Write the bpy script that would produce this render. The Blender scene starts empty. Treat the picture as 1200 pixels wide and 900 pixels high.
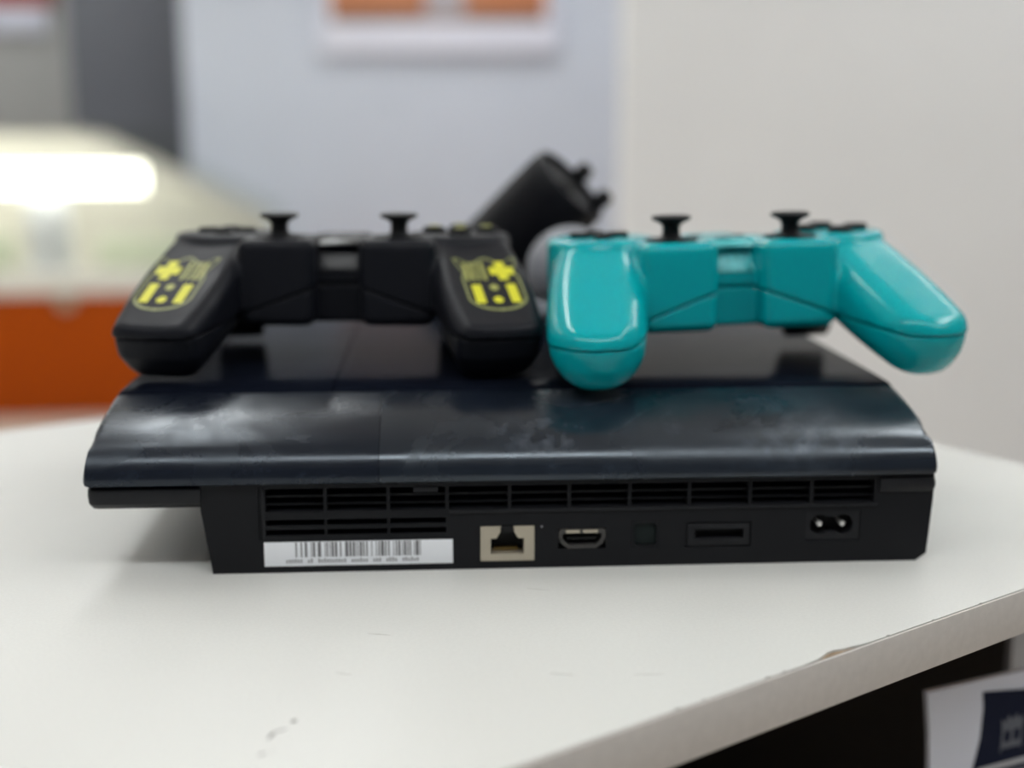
import bpy, bmesh, math, random
import numpy as np
from mathutils import Vector, Matrix
random.seed(4)
S = bpy.context.scene
COL = S.collection
MM = 0.001
T = 0.95                                   # height of the shelf top above the floor (m)
R = math.radians

# ------------------------------------------------------------------ camera, world, exposure
cam = bpy.data.cameras.new('camera'); camo = bpy.data.objects.new('camera', cam); COL.objects.link(camo)
camo.location = (0, 0, T + 0.150)
camo.rotation_euler = (R(90 - 11.42), 0, 0)
cam.sensor_fit = 'HORIZONTAL'; cam.sensor_width = 36; cam.lens = 44.25
cam.clip_start = 0.01; cam.clip_end = 60
cam.dof.use_dof = True; cam.dof.focus_distance = 0.398; cam.dof.aperture_fstop = 4.2
S.camera = camo
W = bpy.data.worlds.new('world'); S.world = W; W.use_nodes = True
W.node_tree.nodes['Background'].inputs[0].default_value = (0.93, 0.96, 1, 1)
W.node_tree.nodes['Background'].inputs[1].default_value = 0.16
S.view_settings.view_transform = 'Standard'; S.view_settings.look = 'None'
S.view_settings.gamma = 1; S.view_settings.use_curve_mapping = False
S.view_settings.exposure = 0.0
LAMP = 16.0                               # radiance of the ceiling light diffusers

# ------------------------------------------------------------------ materials
def mat(name, col, rough=0.5, metal=0.0, spec=0.5, coat=0.0, coat_rough=0.1, emit=0.0, trans=0.0, var=0.0, vscale=300.0, rvar=0.0, rscale=60.0, bump=0.0, bscale=800.0):
    m = bpy.data.materials.new(name); m.use_nodes = True
    nt = m.node_tree; p = nt.nodes['Principled BSDF']
    c = (*col, 1)
    p.inputs['Base Color'].default_value = c
    p.inputs['Roughness'].default_value = rough
    p.inputs['Metallic'].default_value = metal
    p.inputs['Specular IOR Level'].default_value = spec
    p.inputs['Coat Weight'].default_value = coat
    p.inputs['Coat Roughness'].default_value = coat_rough
    p.inputs['Transmission Weight'].default_value = trans
    if emit:
        p.inputs['Emission Color'].default_value = c; p.inputs['Emission Strength'].default_value = emit
    tc = nt.nodes.new('ShaderNodeTexCoord')
    if var:
        n = nt.nodes.new('ShaderNodeTexNoise'); n.inputs['Scale'].default_value = vscale; n.inputs['Detail'].default_value = 4
        nt.links.new(tc.outputs['Object'], n.inputs['Vector'])
        r = nt.nodes.new('ShaderNodeValToRGB')
        r.color_ramp.elements[0].position = .35; r.color_ramp.elements[1].position = .65
        r.color_ramp.elements[0].color = (*[max(0, v * (1 - var)) for v in col], 1)
        r.color_ramp.elements[1].color = (*[min(1, v * (1 + var)) for v in col], 1)
        nt.links.new(n.outputs['Fac'], r.inputs['Fac']); nt.links.new(r.outputs['Color'], p.inputs['Base Color'])
    if rvar:
        n = nt.nodes.new('ShaderNodeTexNoise'); n.inputs['Scale'].default_value = rscale; n.inputs['Detail'].default_value = 6
        n.inputs['Roughness'].default_value = .62
        nt.links.new(tc.outputs['Object'], n.inputs['Vector'])
        q = nt.nodes.new('ShaderNodeMapRange'); q.inputs['From Min'].default_value = .3; q.inputs['From Max'].default_value = .7
        q.inputs['To Min'].default_value = max(.02, rough - rvar); q.inputs['To Max'].default_value = rough + rvar
        nt.links.new(n.outputs['Fac'], q.inputs['Value']); nt.links.new(q.outputs['Result'], p.inputs['Roughness'])
    if bump:
        n = nt.nodes.new('ShaderNodeTexNoise'); n.inputs['Scale'].default_value = bscale
        nt.links.new(tc.outputs['Object'], n.inputs['Vector'])
        b = nt.nodes.new('ShaderNodeBump'); b.inputs['Strength'].default_value = bump; b.inputs['Distance'].default_value = .0004
        nt.links.new(n.outputs['Fac'], b.inputs['Height']); nt.links.new(b.outputs['Normal'], p.inputs['Normal'])
    return m

def smudge_mat(name, col, rough, dust, spec, rv=.5, scuffs=()):
    """glossy dark plastic with fingerprints, scuffs and thin streaks of dust"""
    m = mat(name, col, rough, spec=spec)
    m.node_tree.nodes['Principled BSDF'].inputs['Specular Tint'].default_value = (.80, .90, 1, 1)
    nt = m.node_tree; p = nt.nodes['Principled BSDF']; tc = nt.nodes.new('ShaderNodeTexCoord')
    mp = nt.nodes.new('ShaderNodeMapping'); mp.inputs['Scale'].default_value = (1, 1.3, 1.3)
    nt.links.new(tc.outputs['Object'], mp.inputs['Vector'])
    n = nt.nodes.new('ShaderNodeTexNoise'); n.inputs['Scale'].default_value = 22; n.inputs['Detail'].default_value = 8
    n.inputs['Roughness'].default_value = .6; n.inputs['Distortion'].default_value = .9
    nt.links.new(mp.outputs['Vector'], n.inputs['Vector'])
    q = nt.nodes.new('ShaderNodeMapRange'); q.inputs['From Min'].default_value = .38; q.inputs['From Max'].default_value = .66
    q.inputs['To Min'].default_value = rough * (1 - rv * .5); q.inputs['To Max'].default_value = rough * (1 + rv)
    nt.links.new(n.outputs['Fac'], q.inputs['Value']); nt.links.new(q.outputs['Result'], p.inputs['Roughness'])
    n2 = nt.nodes.new('ShaderNodeTexNoise'); n2.inputs['Scale'].default_value = 16; n2.inputs['Detail'].default_value = 9
    n2.inputs['Roughness'].default_value = .72
    nt.links.new(mp.outputs['Vector'], n2.inputs['Vector'])
    r = nt.nodes.new('ShaderNodeValToRGB'); r.color_ramp.elements[0].position = .52; r.color_ramp.elements[1].position = .78
    r.color_ramp.elements[0].color = (*col, 1); r.color_ramp.elements[1].color = (*dust, 1)
    nt.links.new(n2.outputs['Fac'], r.inputs['Fac']); last = r.outputs['Color']
    for c_, sz in scuffs:        # worn, dusty patches with a shape of their own
        mp2 = nt.nodes.new('ShaderNodeMapping'); mp2.vector_type = 'TEXTURE'
        mp2.inputs['Location'].default_value = c_; mp2.inputs['Scale'].default_value = sz
        nt.links.new(tc.outputs['Object'], mp2.inputs['Vector'])
        ln_ = nt.nodes.new('ShaderNodeVectorMath'); ln_.operation = 'LENGTH'; nt.links.new(mp2.outputs['Vector'], ln_.inputs[0])
        fall = nt.nodes.new('ShaderNodeMapRange'); fall.inputs['From Min'].default_value = 1; fall.inputs['From Max'].default_value = .1
        nt.links.new(ln_.outputs['Value'], fall.inputs['Value'])
        n3 = nt.nodes.new('ShaderNodeTexNoise'); n3.inputs['Scale'].default_value = 160; n3.inputs['Detail'].default_value = 6
        nt.links.new(tc.outputs['Object'], n3.inputs['Vector'])
        t3 = nt.nodes.new('ShaderNodeMapRange'); t3.inputs['From Min'].default_value = .45; t3.inputs['From Max'].default_value = .7
        nt.links.new(n3.outputs['Fac'], t3.inputs['Value'])
        mu = nt.nodes.new('ShaderNodeMath'); mu.operation = 'MULTIPLY'
        nt.links.new(fall.outputs['Result'], mu.inputs[0]); nt.links.new(t3.outputs['Result'], mu.inputs[1])
        mc = nt.nodes.new('ShaderNodeMixRGB'); mc.inputs['Color2'].default_value = (.085, .10, .125, 1)
        nt.links.new(mu.outputs[0], mc.inputs['Fac']); nt.links.new(last, mc.inputs['Color1']); last = mc.outputs['Color']
    nt.links.new(last, p.inputs['Base Color'])
    return m

M = dict(
    laminate=mat('white laminate', (.68, .68, .655), .40, var=.02, vscale=900, rvar=.05, rscale=25),
    edge=mat('grey white edge band', (.58, .55, .52), .5, var=.03, vscale=300),
    core=mat('chipboard', (.33, .24, .16), .9, var=.3, vscale=900),
    mark=mat('dark scuff', (.10, .09, .08), .8),
    faint=mat('faint scratch', (.50, .49, .45), .6),
    cabinet_dark=mat('dark cabinet board', (.06, .05, .042), .7),
    cabinet_light=mat('grey cabinet board', (.42, .42, .43), .6),
    cover_a=smudge_mat('scuffed glossy navy black plastic', (.0050, .0066, .0125), .17, (.012, .016, .026), .007, .15),
    cover_c=smudge_mat('scuffed navy black plastic', (.0055, .0078, .0150), .27, (.022, .030, .046), .5),
    cover_b=smudge_mat('scuffed satin navy black plastic', (.0070, .0105, .0180), .25, (.028, .039, .056), .75, .5, [((.207, .004, .044), (.026, .05, .012)), ((.163, .010, .049), (.006, .02, .005)), ((.115, .006, .046), (.02, .05, .006))]),
    base=mat('matte black plastic', (.0075, .0080, .0100), .52, spec=.2, rvar=.06, rscale=60, bump=.05, bscale=2500),
    base2=mat('dull black plastic', (.0120, .0125, .0150), .5, spec=.25),
    void=mat('deep black', (.002, .002, .0025), .8),
    label=mat('white paper label', (.86, .88, .92), .5),
    ink=mat('grey label print', (.17, .17, .18), .6),
    ink2=mat('pale grey label print', (.30, .30, .32), .6),
    metal=mat('dull tin plate', (.50, .45, .36), .42, metal=.55),
    metal_dark=mat('dark tin plate', (.075, .072, .07), .45, metal=.6),
    brass=mat('contacts', (.42, .30, .12), .4, metal=.9),
    pin=mat('bright steel pin', (.85, .84, .82), .25, metal=.7),
    optic=mat('dark green shutter', (.006, .011, .011), .5, spec=.2),
    black_shell=mat('black soft touch plastic', (.0085, .0095, .0140), .48, spec=.16, rvar=.08, rscale=40, bump=.04, bscale=1500),
    black_panel=mat('black smooth plastic', (.014, .015, .019), .36, spec=.4),
    stick=mat('black rubber', (.0075, .008, .0095), .55, spec=.25),
    teal_shell=mat('glossy teal plastic', (.0, .385, .43), .20, spec=.22, coat=.14, coat_rough=.10, rvar=.05, rscale=50),
    teal_panel=mat('pale teal panel', (.055, .44, .47), .35, var=.2, vscale=500),
    yellow=mat('yellow print', (.66, .64, .015), .5),
    olive=mat('faded yellow print', (.22, .235, .08), .5),
    olive_mid=mat('worn yellow print', (.36, .37, .09), .5),
    wand=mat('black wand plastic', (.008, .0085, .0115), .48, spec=.16),
    ball=mat('grey translucent rubber', (.27, .28, .315), .5, spec=.4),
    wall=mat('blue grey painted wall', (.665, .71, .82), .75, var=.015, vscale=3),
    wall_warm=mat('warm light grey wall', (.85, .86, .875), .6, var=.012, vscale=3),
    wall_far=mat('pale grey wall', (.50, .50, .49), .8),
    pillar=mat('dark grey cladding', (.135, .14, .165), .6),
    floor=mat('beige floor tile', (.72, .62, .52), .22, var=.04, vscale=4),
    ceiling=mat('white ceiling', (.80, .80, .79), .9),
    orange=mat('orange laminate', (.42, .068, .0), .5, spec=.15),
    beige=mat('beige counter deck', (.78, .76, .72), .5),
    cream=mat('cream counter board', (.80, .77, .71), .4),
    alu=mat('satin aluminium', (.60, .60, .60), .35, metal=.8),
    led=mat('white led strip', (1, .98, .88), .5, emit=6.0),
    diffuser=mat('white light diffuser', (.97, 1, 1), .5, emit=LAMP),
    goods_white=mat('white carton', (.82, .85, .92), .5),
    goods_green=mat('pale green carton', (.74, .80, .64), .5),
    lav=mat('white lavender frame', (.82, .83, .95), .4),
    red=mat('red sign', (.42, .06, .04), .5),
    bag_white=mat('white coated card', (.82, .87, 1.0), .4),
    navy=mat('navy printed card', (.008, .013, .036), .6, spec=.1),
    print_grey=mat('grey print', (.15, .165, .20), .6, spec=.2),
    print_white=mat('white print', (.50, .52, .56), .5),
)
# glass of the display counter
g = bpy.data.materials.new('clear glass'); g.use_nodes = True
nt = g.node_tree; nt.nodes.clear()
o_ = nt.nodes.new('ShaderNodeOutputMaterial'); mx = nt.nodes.new('ShaderNodeMixShader'); tr = nt.nodes.new('ShaderNodeBsdfTransparent')
gl = nt.nodes.new('ShaderNodeBsdfGlossy'); gl.inputs['Roughness'].default_value = .03
tr.inputs['Color'].default_value = (.97, .98, .96, 1)
mx.inputs['Fac'].default_value = .12
nt.links.new(tr.outputs[0], mx.inputs[1]); nt.links.new(gl.outputs[0], mx.inputs[2]); nt.links.new(mx.outputs[0], o_.inputs[0])
M['glass'] = g
# picture on the wall: orange print with a brown lower band and a pale middle
pm = bpy.data.materials.new('orange printed picture'); pm.use_nodes = True
nt = pm.node_tree; p = nt.nodes['Principled BSDF']; p.inputs['Roughness'].default_value = .4
tc = nt.nodes.new('ShaderNodeTexCoord'); nz = nt.nodes.new('ShaderNodeTexNoise'); nz.inputs['Scale'].default_value = 5
nt.links.new(tc.outputs['Object'], nz.inputs['Vector'])
rp = nt.nodes.new('ShaderNodeValToRGB'); rp.color_ramp.elements[0].color = (.55, .16, .05, 1); rp.color_ramp.elements[1].color = (.66, .30, .16, 1)
nt.links.new(nz.outputs['Fac'], rp.inputs['Fac']); nt.links.new(rp.outputs['Color'], p.inputs['Base Color'])
M['picture'] = pm
M['picture_brown'] = mat('brown printed band', (.20, .10, .06), .4)
M['picture_pale'] = mat('pale printed patch', (.52, .48, .52), .4)

# ------------------------------------------------------------------ helpers (dimensions in millimetres)
def link(name, me, m, parent=None):
    o = bpy.data.objects.new(name, me); COL.objects.link(o)
    for k in (m if isinstance(m, (list, tuple)) else [m]): me.materials.append(M[k])
    if parent: o.parent = parent
    return o
def tag(o, label=None, cat=None, group=None, kind=None):
    if label: o['label'] = label
    if cat: o['category'] = cat
    if group: o['group'] = group
    if kind: o['kind'] = kind
    return o
def thing(name, loc_mm, rz=0, label=None, cat=None, group=None, rot=None):
    o = bpy.data.objects.new(name, None); COL.objects.link(o); o.empty_display_size = .02
    o.location = Vector(loc_mm) * MM; o.rotation_euler = rot if rot else (0, 0, rz)
    return tag(o, label, cat, group)
def mesh(name, verts, faces, smooth=False, mi=None):
    me = bpy.data.meshes.new(name)
    me.from_pydata([tuple(c * MM for c in v) for v in verts], [], faces)
    if smooth: me.polygons.foreach_set('use_smooth', [True] * len(me.polygons))
    if mi is not None: me.polygons.foreach_set('material_index', mi)
    me.update(); return me
def fin(bm, name, smooth=False, angle=None):
    bmesh.ops.recalc_face_normals(bm, faces=bm.faces)
    me = bpy.data.meshes.new(name); bm.to_mesh(me); bm.free()
    me.transform(Matrix.Scale(MM, 4))
    if smooth:
        me.polygons.foreach_set('use_smooth', [True] * len(me.polygons))
        if angle: me.set_sharp_from_angle(angle=R(angle))
    me.update(); return me
def bbox_bm(bm, a, b, bev=0, seg=2):
    r = bmesh.ops.create_cube(bm, size=1)
    for v in r['verts']:
        v.co = Vector([a[i] + (v.co[i] + .5) * (b[i] - a[i]) for i in range(3)])
    if bev:
        es = list({e for v in r['verts'] for e in v.link_edges})
        bmesh.ops.bevel(bm, geom=es, offset=bev, segments=seg, profile=.5, affect='EDGES', clamp_overlap=True)
def box(name, a, b, m, parent=None, bev=0, seg=2):
    bm = bmesh.new(); bbox_bm(bm, a, b, bev, seg)
    return link(name, fin(bm, name, bev > 0, 40), m, parent)
def boxes(name, lst, m, parent=None, bev=0):
    bm = bmesh.new()
    for a, b in lst: bbox_bm(bm, a, b, bev)
    return link(name, fin(bm, name, bev > 0, 40), m, parent)
def lathe(name, prof, m, parent=None, n=32, angle=40, axis=None):
    """prof: (radius, height) pairs revolved about z, closed where the radius is 0"""
    vs, fs, rings = [], [], []
    for r, z in prof:
        if r <= 1e-6: rings.append([len(vs)]); vs.append((0, 0, z))
        else:
            rings.append(list(range(len(vs), len(vs) + n)))
            vs += [(r * math.cos(2 * math.pi * i / n), r * math.sin(2 * math.pi * i / n), z) for i in range(n)]
    for a, b in zip(rings, rings[1:]):
        for i in range(n):
            j = (i + 1) % n
            if len(a) == 1 and len(b) == 1: continue
            if len(a) == 1: fs.append((a[0], b[j], b[i]))
            elif len(b) == 1: fs.append((a[i], a[j], b[0]))
            else: fs.append((a[i], a[j], b[j], b[i]))
    bm = bmesh.new()
    bv = [bm.verts.new(v) for v in vs]
    for f in fs: bm.faces.new([bv[i] for i in f])
    return link(name, fin(bm, name, True, angle), m, parent)
def prism(name, poly, axis, a, b, m, parent=None, bev=0):
    """extrude a polygon; axis 'y': poly in (x,z), axis 'x': poly in (y,z), axis 'z': poly in (x,y)"""
    bm = bmesh.new()
    def P(q, t): return {'y': (q[0], t, q[1]), 'x': (t, q[0], q[1]), 'z': (q[0], q[1], t)}[axis]
    A = [bm.verts.new(P(q, a)) for q in poly]; B = [bm.verts.new(P(q, b)) for q in poly]
    bm.faces.new(A); bm.faces.new(B[::-1])
    for i in range(len(poly)): bm.faces.new((A[i], A[(i + 1) % len(poly)], B[(i + 1) % len(poly)], B[i]))
    if bev: bmesh.ops.bevel(bm, geom=list(bm.edges), offset=bev, segments=2, profile=.5, affect='EDGES', clamp_overlap=True)
    return link(name, fin(bm, name, bev > 0, 40), m, parent)
def tube(name, pts, r, m, parent=None, n=10):
    pts = [Vector(p) for p in pts]; bm = bmesh.new(); rings = []
    for i, p in enumerate(pts):
        d = (pts[min(i + 1, len(pts) - 1)] - pts[max(i - 1, 0)]).normalized()
        u = d.cross(Vector((0, 0, 1)) if abs(d.z) < .9 else Vector((1, 0, 0))).normalized(); w = d.cross(u)
        rings.append([bm.verts.new(p + (u * math.cos(2 * math.pi * k / n) + w * math.sin(2 * math.pi * k / n)) * r) for k in range(n)])
    for a, b in zip(rings, rings[1:]):
        for k in range(n): bm.faces.new((a[k], a[(k + 1) % n], b[(k + 1) % n], b[k]))
    bm.faces.new(rings[0]); bm.faces.new(rings[-1])
    return link(name, fin(bm, name, True, 50), m, parent)
def plate_with_hole(name, outer, hole, y0, y1, m, parent=None):
    """plate in the x-z plane from y0 (front) to y1 with a hole right through; outer and hole are loops of (x,z)"""
    bm = bmesh.new()
    def loop(pl, y): return [bm.verts.new((x, y, z)) for x, z in pl]
    for y in (y0, y1):
        es = []
        for pl in (outer, hole):
            vs = loop(pl, y)
            es += [bm.edges.new((vs[i], vs[(i + 1) % len(vs)])) for i in range(len(vs))]
        bmesh.ops.triangle_fill(bm, edges=es, use_beauty=True)
    for pl in (outer, hole):
        a, b = loop(pl, y0), loop(pl, y1)
        for i in range(len(pl)): bm.faces.new((a[i], a[(i + 1) % len(pl)], b[(i + 1) % len(pl)], b[i]))
    bmesh.ops.remove_doubles(bm, verts=bm.verts, dist=.001)
    return link(name, fin(bm, name), m, parent)
def surface_nets(F, org, h):
    """smooth iso-surface (F = 0) of a sampled solid; F < 0 is inside"""
    ins = F < 0
    nx, ny, nz = F.shape
    cnt = np.zeros((nx - 1, ny - 1, nz - 1), np.int8)
    for i in (0, 1):
        for j in (0, 1):
            for k in (0, 1): cnt += ins[i:nx - 1 + i, j:ny - 1 + j, k:nz - 1 + k]
    act = (cnt > 0) & (cnt < 8)
    ids = np.full(act.shape, -1, np.int64); n = int(act.sum()); ids[act] = np.arange(n)
    C = np.argwhere(act); acc = np.zeros((n, 3)); w = np.zeros(n)
    cor = [(i, j, k) for i in (0, 1) for j in (0, 1) for k in (0, 1)]
    for a in cor:
        for b in cor:
            d = np.array(b) - np.array(a)
            if d.sum() != 1 or d.min() < 0: continue
            fa = F[C[:, 0] + a[0], C[:, 1] + a[1], C[:, 2] + a[2]]; fb = F[C[:, 0] + b[0], C[:, 1] + b[1], C[:, 2] + b[2]]
            s = (fa < 0) != (fb < 0)
            t = np.where(s, fa / np.where(s, fa - fb, 1), 0)
            acc += np.where(s[:, None], np.array(a) + t[:, None] * d, 0); w += s
    V = (C + acc / w[:, None]) * h + np.array(org)
    quads = []
    for ax in range(3):
        s0 = [slice(None)] * 3; s1 = [slice(None)] * 3; s0[ax] = slice(0, -1); s1[ax] = slice(1, None)
        A, B = ins[tuple(s0)], ins[tuple(s1)]
        u, v = [q for q in range(3) if q != ax]
        E = np.argwhere(A != B)
        E = E[(E[:, u] > 0) & (E[:, v] > 0) & (E[:, u] < F.shape[u] - 1) & (E[:, v] < F.shape[v] - 1)]
        fl = A[E[:, 0], E[:, 1], E[:, 2]]
        def cid(du, dv):
            q = E.copy(); q[:, u] -= du; q[:, v] -= dv
            return ids[q[:, 0], q[:, 1], q[:, 2]]
        Q = np.stack([cid(1, 1), cid(0, 1), cid(0, 0), cid(1, 0)], 1)
        if ax == 1: fl = ~fl
        Q[~fl] = Q[~fl][:, ::-1]
        quads.append(Q)
    return V, np.concatenate(quads)
def np_mesh(name, V, Q, angle=None):
    me = bpy.data.meshes.new(name)
    me.vertices.add(len(V)); me.vertices.foreach_set('co', (V * MM).ravel())
    me.loops.add(Q.size); me.loops.foreach_set('vertex_index', Q.ravel().astype(np.int32))
    me.polygons.add(len(Q)); me.polygons.foreach_set('loop_start', np.arange(0, Q.size, 4, dtype=np.int32))
    me.polygons.foreach_set('use_smooth', [True] * len(Q))
    me.update(calc_edges=True); me.validate()
    return me

Z = T / MM      # the shelf top in mm
# shelf axes: e1 runs along the front edge, e2 from the front edge to the back
AL = R(35.1); E1 = Vector((math.cos(AL), math.sin(AL), 0)); E2 = Vector((-math.sin(AL), math.cos(AL), 0))

# ------------------------------------------------------------------ the room
tag(box('floor', (-5000, -2500, -60), (4500, 8200, 0), 'floor'), kind='structure')
tag(box('ceiling', (-5000, -2500, 2700), (4500, 8200, 2760), 'ceiling'), kind='structure')
tag(box('wall_back', (-1520, 6000, 0), (4500, 6120, 2700), 'wall'), kind='structure')
tag(box('wall_far', (-5000, 7600, 0), (-1500, 7720, 2700), 'wall_far'), kind='structure')
tag(box('wall_left', (-5000, -2500, 0), (-4880, 7600, 2700), 'wall_far'), kind='structure')
tag(box('wall_right', (262, 3000, 0), (2900, 3160, 2700), 'wall_warm'), kind='structure')
tag(box('trim_1', (-2290, 6700, 0), (-1530, 7000, 2700), 'pillar'), kind='structure')

# ceiling lights: long linear fixtures running away from the shelf
def ceiling_light(x, y, label, rz=0):
    t = thing('ceiling_light', (x, y, 2700), rz, label, 'light', 'linear ceiling lights')
    boxes('housing', [((-95, -700, -16), (95, 700, 0)), ((-95, -700, -60), (-85, 700, -16)), ((85, -700, -60), (95, 700, -16)),
                      ((-85, -700, -60), (85, -690, -16)), ((-85, 690, -60), (85, 700, -16))], 'alu', t)
    box('diffuser', (-84, -689, -54), (84, 689, -44), 'diffuser', t)
LIGHTS = [(-740, 1500, 0, 'linear ceiling light of the left row, above the shelf'), (-560, 2920, 0, 'linear ceiling light of the left row, second from the shelf'),
          (-560, 4340, 0, 'linear ceiling light of the left row, third from the shelf'), (-2700, 6500, 90, 'linear ceiling light behind the display counter, near the red sign'),
          (-2700, 2300, 0, 'linear ceiling light over the left aisle'), (-2700, 3800, 0, 'linear ceiling light in front of the display counter'),
          (-2700, 5400, 0, 'linear ceiling light over the display counter'), (1500, 2250, 90, 'added linear ceiling light brightening the warm grey wall'),  # last entry: unseen lamp, added to lift the warm grey wall
          (1250, 800, 0, 'linear ceiling light to the right of the shelf'),
          (-1450, -480, 90, 'linear ceiling light behind the camera, left end of the row'), (0, -480, 90, 'linear ceiling light behind the camera, middle of the row'),
          (1450, -480, 90, 'linear ceiling light behind the camera, right end of the row'), (500, 5000, 90, 'added linear ceiling light brightening the back wall by the framed picture')]  # last entry: extra out-of-view lamp, put in to brighten the blue grey wall
for x, y, a, lab in LIGHTS: ceiling_light(x, y, lab, R(a))

# framed picture on the back wall
t = thing('framed_picture', (-336, 5998, 1440), 0, 'white framed orange picture hanging on the blue grey wall', 'picture')
boxes('frame', [((-545, -60, 0), (545, 0, 140)), ((-545, -60, 780), (545, 0, 850)), ((-545, -60, 140), (-490, 0, 780)), ((490, -60, 140), (545, 0, 780))], 'lav', t, 5)
b = box('print', (-490, -40, 140), (490, -10, 340), 'picture', t)
box('upper_print', (-490, -40, 340), (490, -10, 780), 'picture_pale', t)
box('brown_band', (-488, -43, 142), (488, -40, 190), 'picture_brown', b)
box('pale_patch', (-60, -45, 170), (120, -40, 330), 'picture_pale', b)
# red sign and pale shelf unit at the far end
t = thing('wall_sign', (-2935, 7596, 1800), 0, 'red sign high on the pale far wall, left of the dark pillar', 'sign')
box('panel', (-230, -50, 0), (280, 0, 300), 'red', t, 6); box('lower_strip', (-200, -50, -150), (240, -6, -6), 'lav', t, 6)

# glass display counter with orange base, end panel towards the camera, sloping glass on its right
t = thing('display_counter', (-1000, 4900, 0), R(7), 'lit glass display counter with orange base and sloping glass side', 'counter')
box('orange_base', (-2600, 0, 0), (60, 1900, 478), 'orange', t, 6)
box('kick_board', (-2595, 30, 0), (55, 36, 30), 'cream', t)
box('deck_board', (-2620, -14, 478), (75, 1910, 520), 'cream', t, 8)
box('display_deck', (-2580, 20, 520), (30, 1880, 560), 'beige', t, 4)
slope = [(-2600, 560), (40, 560), (40, 760), (-640, 1100), (-2600, 1100)]
pan = prism('end_pane', slope, 'y', 0, 8, 'glass', t)
tx, tz = -680, 340; ln = math.hypot(tx, tz)
nx_, nz_ = tz / ln, -tx / ln
prism('sloping_pane', [(40, 760), (-640, 1100), (-640 - nx_ * 8, 1100 - nz_ * 8), (40 - nx_ * 8, 760 - nz_ * 8)], 'y', 10, 1890, 'glass', t)
box('side_pane', (32, 10, 562), (40, 1890, 758), 'glass', t)
box('top_pane', (-2600, 10, 1092), (-645, 1890, 1100), 'glass', t)
prism('edge_rail', [(46, 752), (52, 766), (-632, 1108), (-645, 1098)], 'y', -6, 14, 'alu', t)
prism('back_board', [(-2590, 562), (25, 562), (25, 750), (-640, 1085), (-2590, 1085)], 'y', 480, 500, 'cream', t)
box('light_strip', (-2500, 60, 885), (-1010, 110, 1010), 'led', t); box('light_strip', (-960, 60, 868), (-420, 110, 965), 'led', t)
lock = lathe('lock', [(0, -12), (26, -12), (34, -4), (34, 4), (0, 4)], 'metal', t); lock.location = (-.72, -.016, .455); lock.rotation_euler = (R(90), 0, 0)
def carton(x, y, z, w, d, h, m, label):
    o = box('goods_carton', (-w / 2, -d / 2, 0), (w / 2, d / 2, h), m, None, 4)
    q = Matrix.Rotation(R(7), 4, 'Z') @ Vector((x, y, z)); o.location = (Vector((-1000, 4900, 0)) + q) * MM
    o.rotation_euler = (0, 0, R(7)); tag(o, label, 'carton', 'cartons in the display counter')
carton(-800, 160, 560, 150, 90, 330, 'goods_white', 'tall white carton standing in the glass display counter')
carton(-420, 240, 560, 420, 120, 110, 'goods_green', 'low pale green carton in the glass display counter, right')
carton(-1200, 220, 560, 480, 120, 130, 'goods_green', 'low pale green carton in the glass display counter, left')

# ------------------------------------------------------------------ the shelf and the cabinet under it
t = thing('shelf_top', (0, 0, Z), AL, 'white laminate shelf top with a chipped grey front edge', 'shelf')
X0, X1, Y0, Y1, TH = -620, 511, 227, 658, 15.6
box('board', (X0, Y0 + .9, -TH), (X1 - .9, Y1, -.7), 'core', t)
# laminate sheet with a small bite out of the front edge
bite = [(262, 0), (268, .5), (271, 1.2), (274, 2.2), (277, 2.4), (280, 1.4), (283, 1.1), (287, .4), (291, 0)]
poly = [(X0, Y0 + .55)] + [(x, Y0 + .55 + d) for x, d in bite] + [(X1, Y0 + .55), (X1, Y1), (X0, Y1)]
prism('laminate', poly, 'z', -.7, 0, 'laminate', t)
# edge band: strip with a rounded upper arris
bm = bmesh.new(); bbox_bm(bm, (X0, Y0 - .6, -TH), (X1, Y0 + .35, -.12), .3, 2)
link('edge_band', fin(bm, 'edge_band', True, 40), 'edge', t)
box('joint_line', (X0, Y0 + .3, -1.5), (X1 - 1, Y0 + .6, -.28), 'mark', t)
box('end_band', (X1 - .9, Y0 + .6, -TH), (X1, Y1, -.7), 'edge', t)
def fleck(pts, m):
    prism('scuff_mark', pts, 'z', .0, .06, m, t)
def streak(x, y, x2, y2, w, m):
    d = Vector((x2 - x, y2 - y)).normalized(); n = Vector((-d.y, d.x)) * w / 2
    mx_, my_ = (x + x2) / 2, (y + y2) / 2
    fleck([(x, y), (mx_ + n.x, my_ + n.y), (x2, y2), (mx_ - n.x, my_ - n.y)], m)
streak(117.5, 274.0, 121.5, 277.4, 1.1, 'mark'); streak(121, 277, 124.5, 276.5, .6, 'mark')
fleck([(126.5, 279.2), (127.6, 278.9), (128.4, 279.6), (127.9, 280.3), (126.9, 280.1)], 'mark')
streak(112, 267.8, 114.8, 268.0, .7, 'mark'); streak(115.6, 267.4, 116.9, 268.2, .6, 'faint')
streak(171, 319.5, 176, 314.5, .35, 'faint'); streak(218, 250.5, 225, 246.0, .35, 'faint')
streak(233, 323, 238, 317, .3, 'faint'); streak(199, 265, 204, 260, .4, 'faint'); streak(150, 300, 153, 296, .3, 'faint')
for x, w in ((246, 1.1), (253, .8), (298, .9), (320, .6), (212, 1.3), (222, .7), (344, .8)):
    fleck([(x, Y0 + .6), (x + w * 2.2, Y0 + .55), (x + w * 1.3, Y0 + .6 + w * .35)], 'mark')

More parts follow.
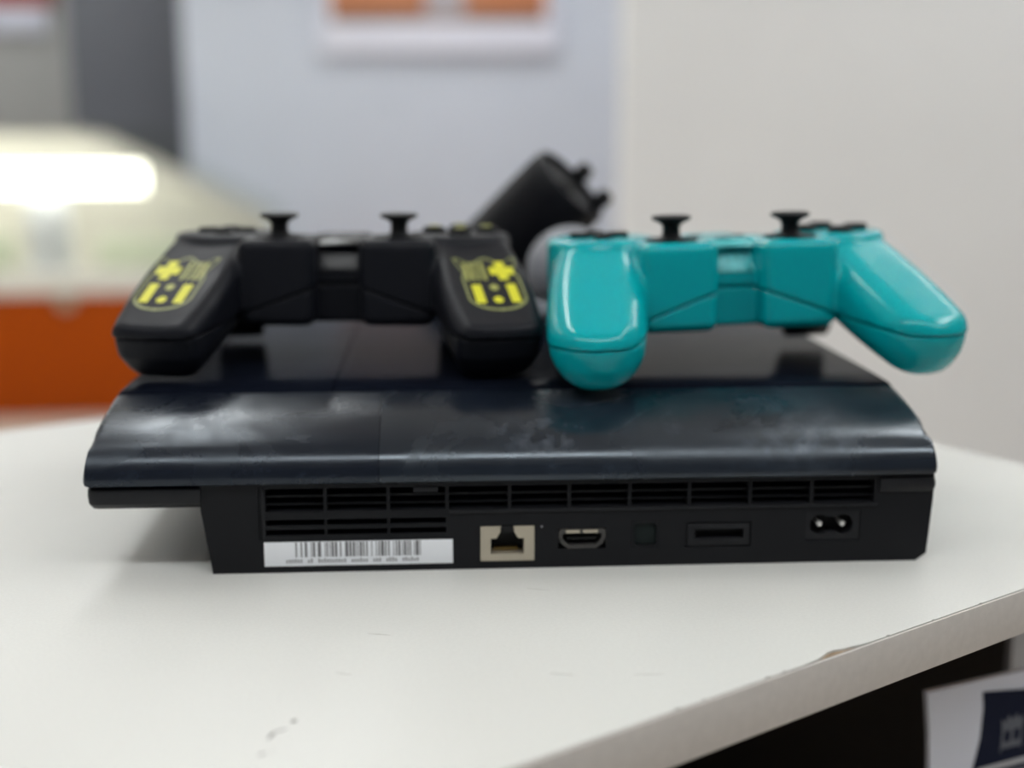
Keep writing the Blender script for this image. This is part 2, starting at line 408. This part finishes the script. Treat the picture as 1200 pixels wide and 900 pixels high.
t = thing('cabinet', (0, 0, Z), AL, 'dark open cabinet carrying the white shelf top', 'cabinet')
zb = -Z
sp = box('side_panel', (491, 309, zb), (508, 656, -TH), 'cabinet_dark', t)
box('front_edge', (490.8, 306, zb), (508.2, 309, -TH), 'cabinet_light', sp)
box('side_panel', (-600, 306, zb), (-583, 656, -TH), 'cabinet_dark', t)
box('back_panel', (-583, 640, zb), (491, 654, -TH), 'cabinet_dark', t)
box('lower_shelf', (-583, 240, -330), (491, 640, -312), 'cabinet_dark', t)
box('plinth', (-583, 320, zb), (491, 338, zb + 90), 'cabinet_dark', t)
box('divider', (20, 306, -312), (36, 640, -TH), 'cabinet_dark', t)

# carton with navy print on the lower shelf
bx_ = thing('printed_carton', tuple(E1 * 387 + E2 * 274 + Vector((0, 0, Z - 312))), R(24), 'white carton with navy crest print standing under the shelf', 'carton')
HT = 252
prof = [(0, 0), (3, HT * .45), (4.2, HT * .8), (1.5, HT * .93), (-1, HT)]      # bowed left edge
bm = bmesh.new(); Wd = 88; Dp = 2.4
rows = []
for dx, z in prof:
    rows.append([bm.verts.new((dx, 0, z)), bm.verts.new((Wd, 0, z)), bm.verts.new((Wd, Dp, z)), bm.verts.new((dx, Dp, z))])
for a, b in zip(rows, rows[1:]):
    for i in range(4): bm.faces.new((a[i], a[(i + 1) % 4], b[(i + 1) % 4], b[i]))
bm.faces.new(rows[0]); bm.faces.new(rows[-1])
link('box_body', fin(bm, 'box_body'), 'bag_white', bx_)
pl = prism('navy_panel', [(26, 4), (Wd - 1, 4), (Wd - 1, HT - 13), (27, HT - 5), (28, HT - 12), (27.5, HT - 25), (25, HT - 36), (20, HT - 50), (18, HT - 80)][::-1], 'y', -.4, 0, 'navy', bx_)
boxes('print_line', [((27, -.7, HT - 39.6), (Wd - 6, -.4, HT - 37.4))], 'print_white', pl)
boxes('print_line', [((26, -.7, HT - 44.2), (Wd - 6, -.4, HT - 41.8))], 'print_grey', pl)
boxes('print_line', [((24, -.7, HT - 48.6), (Wd - 6, -.4, HT - 46.2))], 'print_grey', pl)
cx = 43.5
cr = [(-7, 0), (7, 0), (6.6, 10), (7.4, 17), (4.6, 15), (2.6, 18.5), (0, 15.5), (-2.6, 18.5), (-4.6, 15), (-7.4, 17), (-6.6, 10)]
crest = prism('crest_print', [(cx + x * .8, HT - 33 + z * .85) for x, z in cr], 'y', -.65, -.4, 'print_grey', pl)
boxes('crest_detail', [((cx - 5, -.85, HT - 33), (cx + 5, -.65, HT - 31.5)), ((cx - 4, -.85, HT - 28.6), (cx - 1, -.65, HT - 24)),
                       ((cx + 1, -.85, HT - 28.6), (cx + 4, -.65, HT - 24))], 'navy', crest)

# ------------------------------------------------------------------ the console (seen from its back)
CY = R(3.38)
con = thing('game_console', (-104.27, 411.69, Z), CY, 'black game console with barcode label and ports facing the camera', 'game console')
TOPZ = 57.0
DEP = 232.0
# base: flat back with recesses cut cell by cell
rec = []          # (x0, x1, z0, z1, depth)
div = [19.6, 40.4, 61.9, 82.1, 103.6, 124.3, 145.4, 166.3, 187.7, 209.5, 232.4]
for a, b in zip(div, div[1:]): rec.append((a + .55, b - .55, 21.8, 30.0, 14))
for a, b in zip(div[:3], div[1:4]):
    rec.append((a + .4, b - .4, 16.9, 19.0, 7)); rec.append((a + .4, b - .4, 13.4, 15.5, 7))
rec.append((93.3, 112.4, 2.7, 15.6, 8))           # network socket
rec.append((120.6, 137.2, 6.6, 14.2, 6))          # video socket
rec.append((146.2, 155.9, 6.6, 16.4, 2.0))        # optical socket
rec.append((165.2, 188.6, 6.5, 15.6, .9))         # multi out surround
rec.append((168.6, 185.9, 9.6, 12.9, 5.0))          # multi out slot
rec.append((208.0, 227.4, 8.0, 18.6, 8))          # mains socket
rec.append((-.6 + 18.2, 18.9, 12.0, 30.6, .6))    # groove round the vent
xs = sorted({0.0, 252.6} | {v for r_ in rec for v in r_[:2]}); zs = sorted({0.0, 31.5} | {v for r_ in rec for v in r_[2:4]})
bm = bmesh.new()
def dep(i, k):
    if i < 0 or k < 0 or i >= len(xs) - 1 or k >= len(zs) - 1: return None
    cx_, cz_ = (xs[i] + xs[i + 1]) / 2, (zs[k] + zs[k + 1]) / 2
    d = 0
    for r_ in rec:
        if r_[0] < cx_ < r_[1] and r_[2] < cz_ < r_[3]: d = r_[4]
    return d
def quad(*p): bm.faces.new([bm.verts.new(q) for q in p])
for i in range(len(xs) - 1):
    for k in range(len(zs) - 1):
        d = dep(i, k); x0, x1, z0, z1 = xs[i], xs[i + 1], zs[k], zs[k + 1]
        quad((x0, d, z0), (x1, d, z0), (x1, d, z1), (x0, d, z1))
        d2 = dep(i + 1, k)
        if d2 is not None and d2 != d: quad((x1, d, z0), (x1, d2, z0), (x1, d2, z1), (x1, d, z1))
        d2 = dep(i, k + 1)
        if d2 is not None and d2 != d: quad((x0, d, z1), (x1, d, z1), (x1, d2, z1), (x0, d2, z1))
bmesh.ops.remove_doubles(bm, verts=bm.verts, dist=.0005)
for v in bm.verts:       # the sides lean in towards the feet
    if v.co.x < .01: v.co.x = -1.8 + max(0, 23 - v.co.z) / 23 * 3.2
    if v.co.x > 252.5: v.co.x = 253.0 - max(0, 23 - v.co.z) / 23 * 1.4 - (3.5 if v.co.z < .1 else 0)
bmesh.ops.recalc_face_normals(bm, faces=bm.faces)
if bm.faces[0].normal.y > 0: bmesh.ops.reverse_faces(bm, faces=bm.faces)
me = bpy.data.meshes.new('back_panel'); bm.to_mesh(me); bm.free(); me.transform(Matrix.Scale(MM, 4))
link('back_panel', me, 'base', con)
# sides and underside of the base, a little narrower towards the feet
bm = bmesh.new()
rows = []
for x0, x1, y0, z in ((1.4, 248.1, .01, 0.0), (1.02, 251.76, .01, 2.7), (-1.8, 253.0, .01, 23.0), (-1.8, 253.0, .01, 31.5)):
    rows.append([bm.verts.new(q) for q in ((x0, y0, z), (x0, DEP - 14, z), (x1, DEP - 14, z), (x1, y0, z))])
for a, b in zip(rows, rows[1:]):
    for i in range(3): bm.faces.new((a[i], a[i + 1], b[i + 1], b[i]))
bm.faces.new(rows[0])
link('base_body', fin(bm, 'base_body'), 'base', con)
# tray: the dark rounded lip under the covers
tp = [(2.0, 31.3), (-.6, 30.6), (-1.2, 28.5), (-.4, 25.5), (2.2, 23.4), (6, 22.6), (DEP - 8, 22.6), (DEP - 1, 26), (DEP, 31.3)]
def loft(name, secs, m, parent, angle=32):
    """secs: list of (u, [(v, z), ...]) profiles across the width"""
    bm = bmesh.new(); rings = [[bm.verts.new((u, v, z)) for v, z in pr] for u, pr in secs]
    n = len(rings[0])
    for a, b in zip(rings, rings[1:]):
        for i in range(n): bm.faces.new((a[i], a[(i + 1) % n], b[(i + 1) % n], b[i]))
    bm.faces.new(rings[0]); bm.faces.new(rings[-1])
    return link(name, fin(bm, name, True, angle), m, parent)
def inset(pr, d, c=None):
    cv = sum(p_[0] for p_ in pr) / len(pr); cz = sum(p_[1] for p_ in pr) / len(pr)
    return [(v + (cv - v) / abs(cv - v + 1e-9) * min(d, abs(cv - v)), z + (cz - z) / abs(cz - z + 1e-9) * min(d, abs(cz - z) * .8)) for v, z in pr]
def lift(pr, k): return [(v + (k * .6 if v < 3 else 0), max(z, 22.6 + k)) for v, z in pr]
loft('left_lip', [(-39.4, lift(tp, 3.2)), (-39.0, lift(tp, 1.9)), (-38.0, lift(tp, .8)), (-36.0, tp), (-1.6, tp)], 'base2', con)
loft('right_lip', [(233.6, tp[:6] + [(10, 31.3)]), (252.0, tp[:6] + [(10, 31.3)]), (253.4, inset(tp[:6] + [(10, 31.3)], .8))], 'base2', con)
# covers: rear curved strip (two pieces) and the top plates (two pieces)
def arc(p0, p1, p2, n):
    return [tuple((1 - s) ** 2 * p0[i] + 2 * s * (1 - s) * p1[i] + s * s * p2[i] for i in (0, 1)) for s in [k / n for k in range(n + 1)]]
outer = [(-.6, 31.7), (-1.9, 32.3), (-2.2, 33.6)] + arc((-2.1, 35), (-.5, 48.5), (38, 55.6), 18)
rearp = outer + [(38, 49), (8, 38), (4, 31.7)]
topp = [(38.5, 49), (38.5, 55.4), (39.2, 56.3), (41, 56.7), (60, 57.0), (DEP - 22, 57.0)] + arc((DEP - 18, 57.0), (DEP - 1, 55), (DEP + 1, 33), 10) + [(DEP - 4, 31.7), (DEP - 14, 44), (DEP - 30, 49)]
def slant(pr, u, s):   # cover ends lean inwards as they rise
    return pr
def cover(name, pr, u0, u1, m, l_end, r_end):
    lean = .135
    bm = bmesh.new(); rings = []
    us = [(u0, 1.2, l_end), (u0 + .7, .35, l_end), (u0 + 2.0, 0, l_end), (u1 - 2.0, 0, r_end), (u1 - .7, .35, r_end), (u1, 1.2, r_end)]
    for k, (u, ins_, end) in enumerate(us):
        if not end: ins_ = 0
        ring = []
        for v, z in (inset(pr, ins_) if ins_ else pr):
            off = 0
            if end: off = (z - 33) * lean * (1 if k < 3 else -1)
            ring.append(bm.verts.new((u + off, v, z)))
        rings.append(ring)
    n = len(rings[0])
    for a, b in zip(rings, rings[1:]):
        for i in range(n): bm.faces.new((a[i], a[(i + 1) % n], b[(i + 1) % n], b[i]))
    bm.faces.new(rings[0]); bm.faces.new(rings[-1])
    return link(name, fin(bm, name, True, 30), m, con)
cover('rear_cover', rearp, -40.3, 58.9, 'cover_c', True, False)
cover('rear_cover', rearp, 59.1, 253.6, 'cover_b', False, True)
cover('top_cover', topp, -40.3, 40.4, 'cover_a', True, False)
cover('disc_cover', topp, 40.9, 253.6, 'cover_a', False, True)
# vent louvres, one piece each
lou = None
for a, b in zip(div, div[1:]):
    for z in (24.0, 26.9):
        bm = bmesh.new(); w = b - a - 1.1
        A = [(0, 2.2, z - .45), (0, 2.0, z + .25), (0, 9, z + 1.1), (0, 9, z + .4)]
        va = [bm.verts.new((a + .55, y, z_)) for _, y, z_ in A]; vb = [bm.verts.new((b - .55, y, z_)) for _, y, z_ in A]
        for i in range(4): bm.faces.new((va[i], va[(i + 1) % 4], vb[(i + 1) % 4], vb[i]))
        bm.faces.new(va); bm.faces.new(vb)
        link('louvre', fin(bm, 'louvre'), 'base', con)
box('vent_ledge', (83.0, -.7, 20.5), (233, .2, 21.7), 'base2', con, .25)
box('vent_frame', (18.9, -.35, 12.4), (19.9, .2, 30.4), 'base2', con, .15)
box('vent_clip', (70.5, -.3, 28.2), (79.0, .5, 30.2), 'base2', con, .2)
# label
lb = box('label', (19.1, -.22, 2.4), (83.9, -.02, 11.1), 'label', con, .08)
bars = []; x = 29.8
rb = random.Random(11)
while x < 72.5:
    w = rb.choice([.28, .28, .5, .5, .8, 1.1]); bars.append(((x, -.27, 5.6), (min(x + w, 72.8), -.22, 10.9))); x += w + rb.choice([.35, .35, .55, .9, 1.3])
boxes('barcode', bars, 'ink', lb)
tx_ = []; x = 26.5
for word in (6, 2, 10, 6, 3, 4, 6):
    for c in range(word):
        h_ = rb.choice([1.1, 1.3, 1.5]); tx_.append(((x, -.26, 3.5), (x + .62, -.22, 3.5 + h_))); x += .98
    x += 1.6
boxes('serial_print', [q for q in tx_ if q[1][0] < 78], 'ink2', lb)
# network socket
def rrect(x0, x1, z0, z1, r, n=4):
    pts = []
    for cx_, cz_, a0 in ((x1 - r, z0 + r, -90), (x1 - r, z1 - r, 0), (x0 + r, z1 - r, 90), (x0 + r, z0 + r, 180)):
        for k in range(n + 1):
            a = R(a0 + 90 * k / n); pts.append((cx_ + r * math.cos(a), cz_ + r * math.sin(a)))
    return pts
eth = plate_with_hole('network_socket', [(93.5, 2.9), (112.2, 2.9), (112.2, 15.4), (105.2, 15.4), (105.2, 15.39), (93.5, 15.4)],
    [(97.1, 5.3), (108.6, 5.3), (108.6, 11.0), (106.6, 11.0), (105.2, 13.4), (105.2, 15.0), (100.4, 15.0), (100.4, 13.4), (99.0, 11.0), (97.1, 11.0)], -.25, 6, 'metal', con)
box('socket_gap', (100.7, -.27, 13.0), (104.9, 5, 15.42), 'void', eth)
boxes('contacts', [((98.6 + k * 1.05, 3.5, 5.4), (99.1 + k * 1.05, 7.2, 6.6)) for k in range(8)], 'brass', eth)
box('socket_back', (96, 6.2, 3.5), (110, 7.6, 15), 'void', eth)
lathe('screw_dot', [(0, -.1), (.35, -.1), (.4, .05), (0, .05)], 'ink2', con, 12).matrix_local = Matrix.Translation(Vector((114.8, 0, 15.0)) * MM) @ Matrix.Rotation(R(90), 4, 'X')
# video socket
def hdmi(x0, x1, z0, z1, c):
    return [(x0 + c, z0), (x1 - c, z0), (x1 - .9, z0 + c * .55), (x1, z0 + c * 1.2), (x1, z1 - .6), (x1 - .6, z1), (x0 + .6, z1), (x0, z1 - .6), (x0, z0 + c * 1.2), (x0 + .9, z0 + c * .55)]
hd = plate_with_hole('video_socket', hdmi(120.8, 137.0, 6.9, 13.9, 3.2), hdmi(122.0, 135.8, 8.1, 12.4, 2.2), -.25, 5, 'metal_dark', con)
boxes('socket_spring', [((123.2, -.32, 12.5), (128.1, -.2, 13.6)), ((129.2, -.32, 12.5), (134.4, -.2, 13.6))], 'metal', hd)
box('socket_tongue', (124, .8, 9.9), (134, 5, 10.8), 'void', hd)
box('socket_back', (121, 5.0, 7), (137, 5.8, 14), 'void', hd)
# optical socket: recessed shutter
op = plate_with_hole('optical_socket', rrect(146.3, 155.8, 6.7, 16.3, .6), rrect(147.2, 155.0, 7.5, 15.4, 1.2), .1, 1.9, 'base', con)
box('shutter', (147.3, .9, 7.6), (154.9, 1.7, 15.3), 'optic', op, .3)
# multi out
av = plate_with_hole('multi_out_socket', rrect(166.0, 187.8, 7.0, 15.0, .5), [(168.6, 9.6), (185.9, 9.6), (185.9, 12.9), (168.6, 12.9)], .1, .88, 'base2', con)
box('slot_lip', (168.4, -.25, 8.2), (186.2, .3, 9.5), 'base2', av, .2)
box('slot_back', (168.6, 4.4, 9.6), (185.9, 4.9, 12.9), 'void', av)
# mains socket: figure-of-eight hole with two pins
cxs = (213.2, 221.4); cz_ = 13.7; rr = 3.7
eight = []
for k in range(0, 25):
    a = R(52 + (308 - 52) * k / 24); eight.append((cxs[0] + rr * math.cos(a), cz_ + rr * math.sin(a)))
for k in range(0, 25):
    a = R(-128 + (128 + 128) * k / 24); eight.append((cxs[1] + rr * math.cos(a), cz_ + rr * math.sin(a)))
pw = plate_with_hole('mains_socket', rrect(208.1, 227.3, 8.1, 18.5, .4), eight, .5, 7.8, 'base2', con)
box('socket_floor', (208.4, 7.0, 8.4), (227, 7.9, 18.2), 'void', pw)
for c in cxs:
    p_ = lathe('pin', [(0, 0), (.75, .1), (1.15, .6), (1.2, 1.2), (1.2, 6.2), (0, 6.2)], 'pin', pw, 16)
    p_.matrix_local = Matrix.Translation(Vector((c, 1.0, cz_)) * MM) @ Matrix.Rotation(R(-90), 4, 'X')
boxes('foot', [((8, 6, -.0), (22, 16, .6))], 'base', con); 

# ------------------------------------------------------------------ the two game pads
GX, GY, GZ = (-86, 86), (-74, 58), (-56, 4)
H_ = .95
ax_ = np.arange(GX[0], GX[1] + H_, H_); ay_ = np.arange(GY[0], GY[1] + H_, H_); az_ = np.arange(GZ[0], GZ[1] + H_, H_)
def smin(a, b, k):
    h = np.clip(.5 + .5 * (b - a) / k, 0, 1); return b * (1 - h) + a * h - k * h * (1 - h)
def smax(a, b, k): return -smin(-a, -b, k)
def rbox(x, y, z, c, hs, r):
    q = [np.abs(v - c[i]) - (hs[i] - r) for i, v in enumerate((x, y, z))]
    return np.sqrt(sum(np.maximum(v, 0) ** 2 for v in q)) + np.minimum(np.maximum(np.maximum(q[0], q[1]), q[2]), 0) - r
def rcyl(x, y, z, c, rad, z0, z1, r):
    a = np.hypot(x - c[0], y - c[1]) - (rad - r); b = np.abs(z - (z0 + z1) / 2) - ((z1 - z0) / 2 - r)
    return np.sqrt(np.maximum(a, 0) ** 2 + np.maximum(b, 0) ** 2) + np.minimum(np.maximum(a, b), 0) - r
GA, GB = np.array((52.0, 8, -15.5)), np.array((62.5, -46, -37.0))
GL = np.linalg.norm(GB - GA); Ga = (GB - GA) / GL
Gn = np.array((0, 0, 1.)) - Ga[2] * Ga; Gn /= np.linalg.norm(Gn); Gl = np.cross(Gn, -Ga) * -1
if Gl[0] < 0: Gl = -Gl
CRISP = dict(rnd=6.0, ce=.007, te=.38, tb=.34, ke=4.0, s1=11.5)      # flat faced grips
ROUND = dict(rnd=11.0, ce=.030, te=.22, tb=.16, ke=8.0, s1=12.0)     # fuller, rounder grips
def grip(x, y, z, g):
    d = [x - GA[0], y - GA[1], z - GA[2]]
    s = sum(d[i] * Ga[i] for i in range(3)); p = sum(d[i] * Gl[i] for i in range(3)); q = sum(d[i] * Gn[i] for i in range(3))
    f = np.clip(s / GL, -.3, 1.25); rnd = g['rnd']
    w = 16.5 + 8.757 * f - 7.657 * f * f; tt = 16.0 - 3.0 * f
    low = np.maximum(-q - 1, 0)
    a = np.abs(p) - (w - rnd) + g['tb'] * low; b = np.abs(q) - (tt - rnd)
    F = np.sqrt(np.maximum(a, 0) ** 2 + np.maximum(b, 0) ** 2) + np.minimum(np.maximum(a, b), 0) - rnd
    F = smax(F, s - (GL + g['s1']) + g['ce'] * p * p + g['te'] * low, g['ke'])
    return smax(F, -14 - s, 4.0)
def pad_field(x, y, z, rnd):
    X = np.abs(x)
    F = rbox(x, y, z, (0, 18, -18), (52, 20, 15.5), 4)                       # middle slab
    br = rbox(x, y, z, (0, 12, -18.0), (11, 21, 17), 2)                      # bridge between the stick pods
    br = smax(br, (-(y + 9) * .80 + (z + 12.5) * .60), 1.5)
    F = smin(F, br, 1.5)
    F = smin(F, rcyl(X, y, z, (48.5, 17), 21.8, -33, 0, 3), 5)                   # button pods
    st = rbox(X, y, z, (24, -2, -17.8), (15.3, 17.5, 17.8), 4.5)               # stick pods
    st = smax(st, z - 0, 1.2)
    F = smin(F, st, 1.5)
    g_ = grip(X, y, z, rnd)
    g_ = smax(g_, z + .1, 2.0)
    F = smin(F, g_, 2.6)
    return smax(F, z, .8)
def seam(x):
    return np.interp(np.abs(x), (0, 8, 38, 52, 80), (-19, -19, -30, -33.5, -34))
def shells(rnd):
    x, y, z = np.meshgrid(ax_, ay_, az_, indexing='ij')
    F = pad_field(x, y, z, rnd); zs_ = seam(x)
    org = (ax_[0], ay_[0], az_[0])
    up = surface_nets(np.maximum(F, (zs_ - z) + .15), org, H_)
    lo = surface_nets(np.maximum(F + .45, (z - zs_) + .1), org, H_)
    return np_mesh('upper_shell', *up), np_mesh('lower_shell', *lo)
def on_grip(side, p, s, rnd, lift):
    """points of the grip's flat upper face: p across, s along the grip; dropped on the shell's surface"""
    base = GA[None] + np.outer(s, Ga) + np.outer(p, Gl); t_ = np.full(len(p), 30.0)
    for _ in range(40):
        q = base + np.outer(t_, Gn); t_ -= pad_field(q[:, 0], q[:, 1], q[:, 2], rnd) * .8
    q = base + np.outer(t_ + lift, Gn); q[:, 0] *= side
    return q
def emblem(side, rnd, parent):
    """crest: scalloped shield outline, cross (outer), stripes (inner), two bars and two dots below"""
    st = .28
    P, V = np.meshgrid(np.arange(-14, 14.01, st), np.arange(-14, 14.01, st), indexing='ij')   # P: outwards, V: up the grip
    c = np.zeros(P.shape, int)
    def shield(k):
        a = np.abs(P) / k; v = V / k
        wd = np.where(v > 7.5, 10.2 + (v - 7.5) * .3, np.where(v > 3, 9.2 + np.abs(v - 5) * .35, np.where(v > -6, 10.2, 10.2 * np.sqrt(np.clip(1 - ((-6 - v) / 5.5) ** 2, 0, 1)))))
        top = 10.5 + 1.2 * np.cos(P / k * .58)
        return (a < wd) & (v < top) & (v > -11.5)
    ring = shield(1.0) & ~shield(.92)
    c[ring] = 3
    c[(np.abs(V - .4) < .35) & (np.abs(P) < 8.8)] = 0
    cross = ((np.abs(P - 4.6) < 1.75) & (np.abs(V - 5.6) < 4.0)) | ((np.abs(V - 5.4) < 1.7) & (np.abs(P - 4.6) < 4.3))
    c[cross] = 1
    for k in range(4): c[(np.abs(P + 8.0 - k * 2.05) < .5) & (np.abs(V - 5.4) < 4.0)] = 2
    c[(np.abs(np.abs(P) - 6.0) < 1.65) & (np.abs(V + 4.3) < 4.0)] = 1
    c[np.hypot(P / 1.5, (V + 1.7) / 1.3) < 1] = 2
    c[np.hypot(P / 1.7, (V + 7.0) / 1.4) < 1] = 1
    cells = np.argwhere(c[:-1, :-1] > 0)
    used = {}; vl = []; fs = []; mi = []
    for i, k in cells:
        f = []
        for a, b in ((i, k), (i + 1, k), (i + 1, k + 1), (i, k + 1)):
            if (a, b) not in used: used[(a, b)] = len(vl); vl.append((P[a, b], V[a, b]))
            f.append(used[(a, b)])
        fs.append(f if side > 0 else f[::-1]); mi.append(c[i, k] - 1)
    vl = np.array(vl)
    q = on_grip(side, vl[:, 0] * 1.14 + 2.0, 38.0 - vl[:, 1] * 1.72, rnd, .12)
    me = mesh('crest_emblem', [tuple(v) for v in q], [tuple(int(j) for j in f) for f in fs], True, mi)
    o = link('crest_emblem', me, ['yellow', 'olive_mid', 'olive'], parent)
    o['label'] = 'yellow crest printed on the grip'
    return o
def game_pad(loc, rot, rnd, shell_m, panel_m, label, crest):
    t = thing('game_pad', loc, 0, label, 'game controller', None, rot)
    up, lo = shells(rnd)
    link('upper_shell', up, shell_m, t); link('lower_shell', lo, shell_m, t)
    # bridge panel with the three small buttons
    pn = prism('bridge_panel', [(-7.6, -.2), (-1.2, 1.2), (26, 1.2), (26, -1), (-7, -1)], 'x', -8.2, 8.2, panel_m, t, .3)
    pn.location.z = -.0028; pn.rotation_euler = (0, 0, 0)
    sl = prism('front_panel', [(-9.4, -13.0), (-1.0, -1.6), (-.2, -2.4), (-8.6, -13.8)], 'x', -8.4, 8.4, panel_m, t, .2)
    for dx in (-11, 11):
        b_ = prism('menu_button', [(-2.6, -1.3), (2.2, -1.3), (3, 0), (2.2, 1.3), (-2.6, 1.3)], 'z', 0, 1.0, 'stick', t, .2); b_.location = (dx * .8 * MM, .017, -.0016)
    lathe('home_button', [(0, 0), (4, 0), (4, .7), (3, 1.1), (0, 1.2)], 'stick', t).location = (0, .007, -.0018)
    for sx in (-1, 1):
        # thumb stick: dome, stem, concave cap
        k = lathe('thumb_stick', [(0, -1), (9.5, -1), (9.6, -.2), (7.5, .35), (4.6, .9), (3.5, 1.8), (3.35, 4.6), (3.9, 5.8), (5.6, 6.9), (7.3, 7.6), (7.75, 8.3), (7.6, 8.9), (6.9, 9.25), (5.6, 9.1), (0, 8.6)], 'stick', t, 40)
        k.location = (sx * .0242, -.003, 0)
        lathe('collar', [(10.4, -.4), (10.4, .25), (9.4, .3), (9.0, -.4)], 'stick', k, 36)
        # triggers at the far side
        prism('shoulder_button', [(37, -1.5), (44, -3), (46, -7), (45, -12), (36, -12)], 'x', sx * 49 - 13, sx * 49 + 13, 'stick', t, 1.6)
        prism('trigger', [(32, -14), (45, -14), (49, -20), (51, -34), (50, -46), (46, -50.4), (41, -46.5), (37, -34), (32, -28)], 'x', sx * 50 - 10.5, sx * 50 + 10.5, 'stick', t, 2.2)
    # direction pad arms and four round buttons
    for a in range(4):
        d_ = prism('direction_button', [(2.2, 0), (5.2, -3.3), (11.2, -3.3), (11.8, -2.6), (11.8, 2.6), (11.2, 3.3), (5.2, 3.3)], 'z', -.4, 1.9, 'stick', t, .5)
        d_.location = (-.049, .018, 0); d_.rotation_euler = (0, 0, R(90 * a))
        f_ = lathe('face_button', [(0, -.4), (4.9, -.4), (4.9, 1.6), (4.2, 2.3), (0, 2.6)], 'stick', t, 28)
        f_.location = ((49 + 11 * math.cos(R(90 * a))) * MM, (18 + 11 * math.sin(R(90 * a))) * MM, 0)
        if crest:
            s_ = boxes('button_symbol', [((-2.2, -2.2, 2.4), (2.2, 2.2, 2.9))], 'olive_mid', f_)
    if crest:
        emblem(-1, rnd, t); emblem(1, rnd, t)
        for sx in (-1, 1):
            # worn printed line where the shells meet at the grip end
            n = 20; pts = []
            for k in range(n + 1):
                pts.append(k)
    return t
pad1 = game_pad((-70.4, 518, Z + 107.6), (R(0), R(.3), R(2.2)), CRISP, 'black_shell', 'black_panel', 'black game controller with yellow crests on both grips', True)
pad2 = game_pad((86.2, 503, Z + 108.3), (R(0), R(-1.2), R(7.5)), ROUND, 'teal_shell', 'teal_panel', 'teal glossy game controller with black sticks on the console', False)

# ------------------------------------------------------------------ two motion wands behind the pads
def along(o, base, tip, roll=0):
    d = (Vector(tip) - Vector(base)).normalized()
    o.rotation_euler = (d.to_track_quat('Z', 'Y') @ Matrix.Rotation(roll, 3, 'Z').to_quaternion()).to_euler(); o.location = Vector(base) * MM
t = thing('motion_wand', (0, 0, 0), 0, 'black motion wand leaning behind the console with its butt end up', 'motion controller', 'motion wands')
along(t, (-75, 722, Z + 17), (29.5, 684, Z + 119))
lathe('wand_body', [(0, -8), (14, -7), (19, 0), (20.5, 12), (21.5, 60), (23.5, 100), (24.5, 144), (24.3, 152), (23, 155), (21.5, 155), (21.2, 152), (0, 152)], 'wand', t, 48, 35)
prism('wand_button', [(-5, 30), (5, 30), (6, 50), (4, 66), (-4, 66), (-6, 50)], 'y', -21.8, -19, 'stick', t, .6)
boxes('end_cap', [((-9, -4, 151), (9, 4, 153.5))], 'void', t, .6)
for px_, py_ in ((20.5, 4), (15, -15)):
    lathe('strap_stud', [(0, 140), (4.2, 140), (4.2, 156), (4.8, 158), (4.6, 161), (3, 163), (0, 163)], 'stick', t, 20).location = (px_ * MM, py_ * MM, 0)
t = thing('motion_wand', (0, 0, 0), 0, 'motion wand with a grey ball resting on the console between the controllers', 'motion controller', 'motion wands')
along(t, (29.5, 634, Z + 80.4), (20, 770, Z + 28))
lathe('light_ball', [(22.4 * math.sin(math.pi * k / 24), -22.4 * math.cos(math.pi * k / 24)) for k in range(22)] + [(7, 20.5), (0, 20.5)], 'ball', t, 48)
lathe('wand_body', [(0, 17), (12, 17.5), (14.5, 20), (15.5, 26), (17.5, 36), (18.5, 60), (18.0, 100), (18.5, 138), (17.5, 144), (14, 146), (0, 146)], 'wand', t, 40, 35)
bpy.context.view_layer.update()
inv = t.matrix_world.inverted()
def loc(p): return inv @ (Vector(p) * MM) / MM
tube('wrist_strap', [loc(q) for q in ((14, 592, Z + 64.5), (17, 598, Z + 61.5), (22, 604, Z + 59.2), (30, 610, Z + 58.9), (42, 614, Z + 58.9), (52, 624, Z + 60), (54, 640, Z + 66), (47, 652, Z + 72), (38, 656, Z + 74))], 1.7, 'stick', t)
bead = lathe('strap_bead', [(0, -6), (3.6, -6), (4.6, -5), (4.8, 0), (4.6, 5), (3.6, 6), (0, 6)], 'ball', t, 24)
bead.location = loc((12.6, 590, Z + 66)) * MM; bead.rotation_euler = (inv.to_quaternion() @ Vector((.35, .9, -.25)).to_track_quat('Z', 'Y')).to_euler()
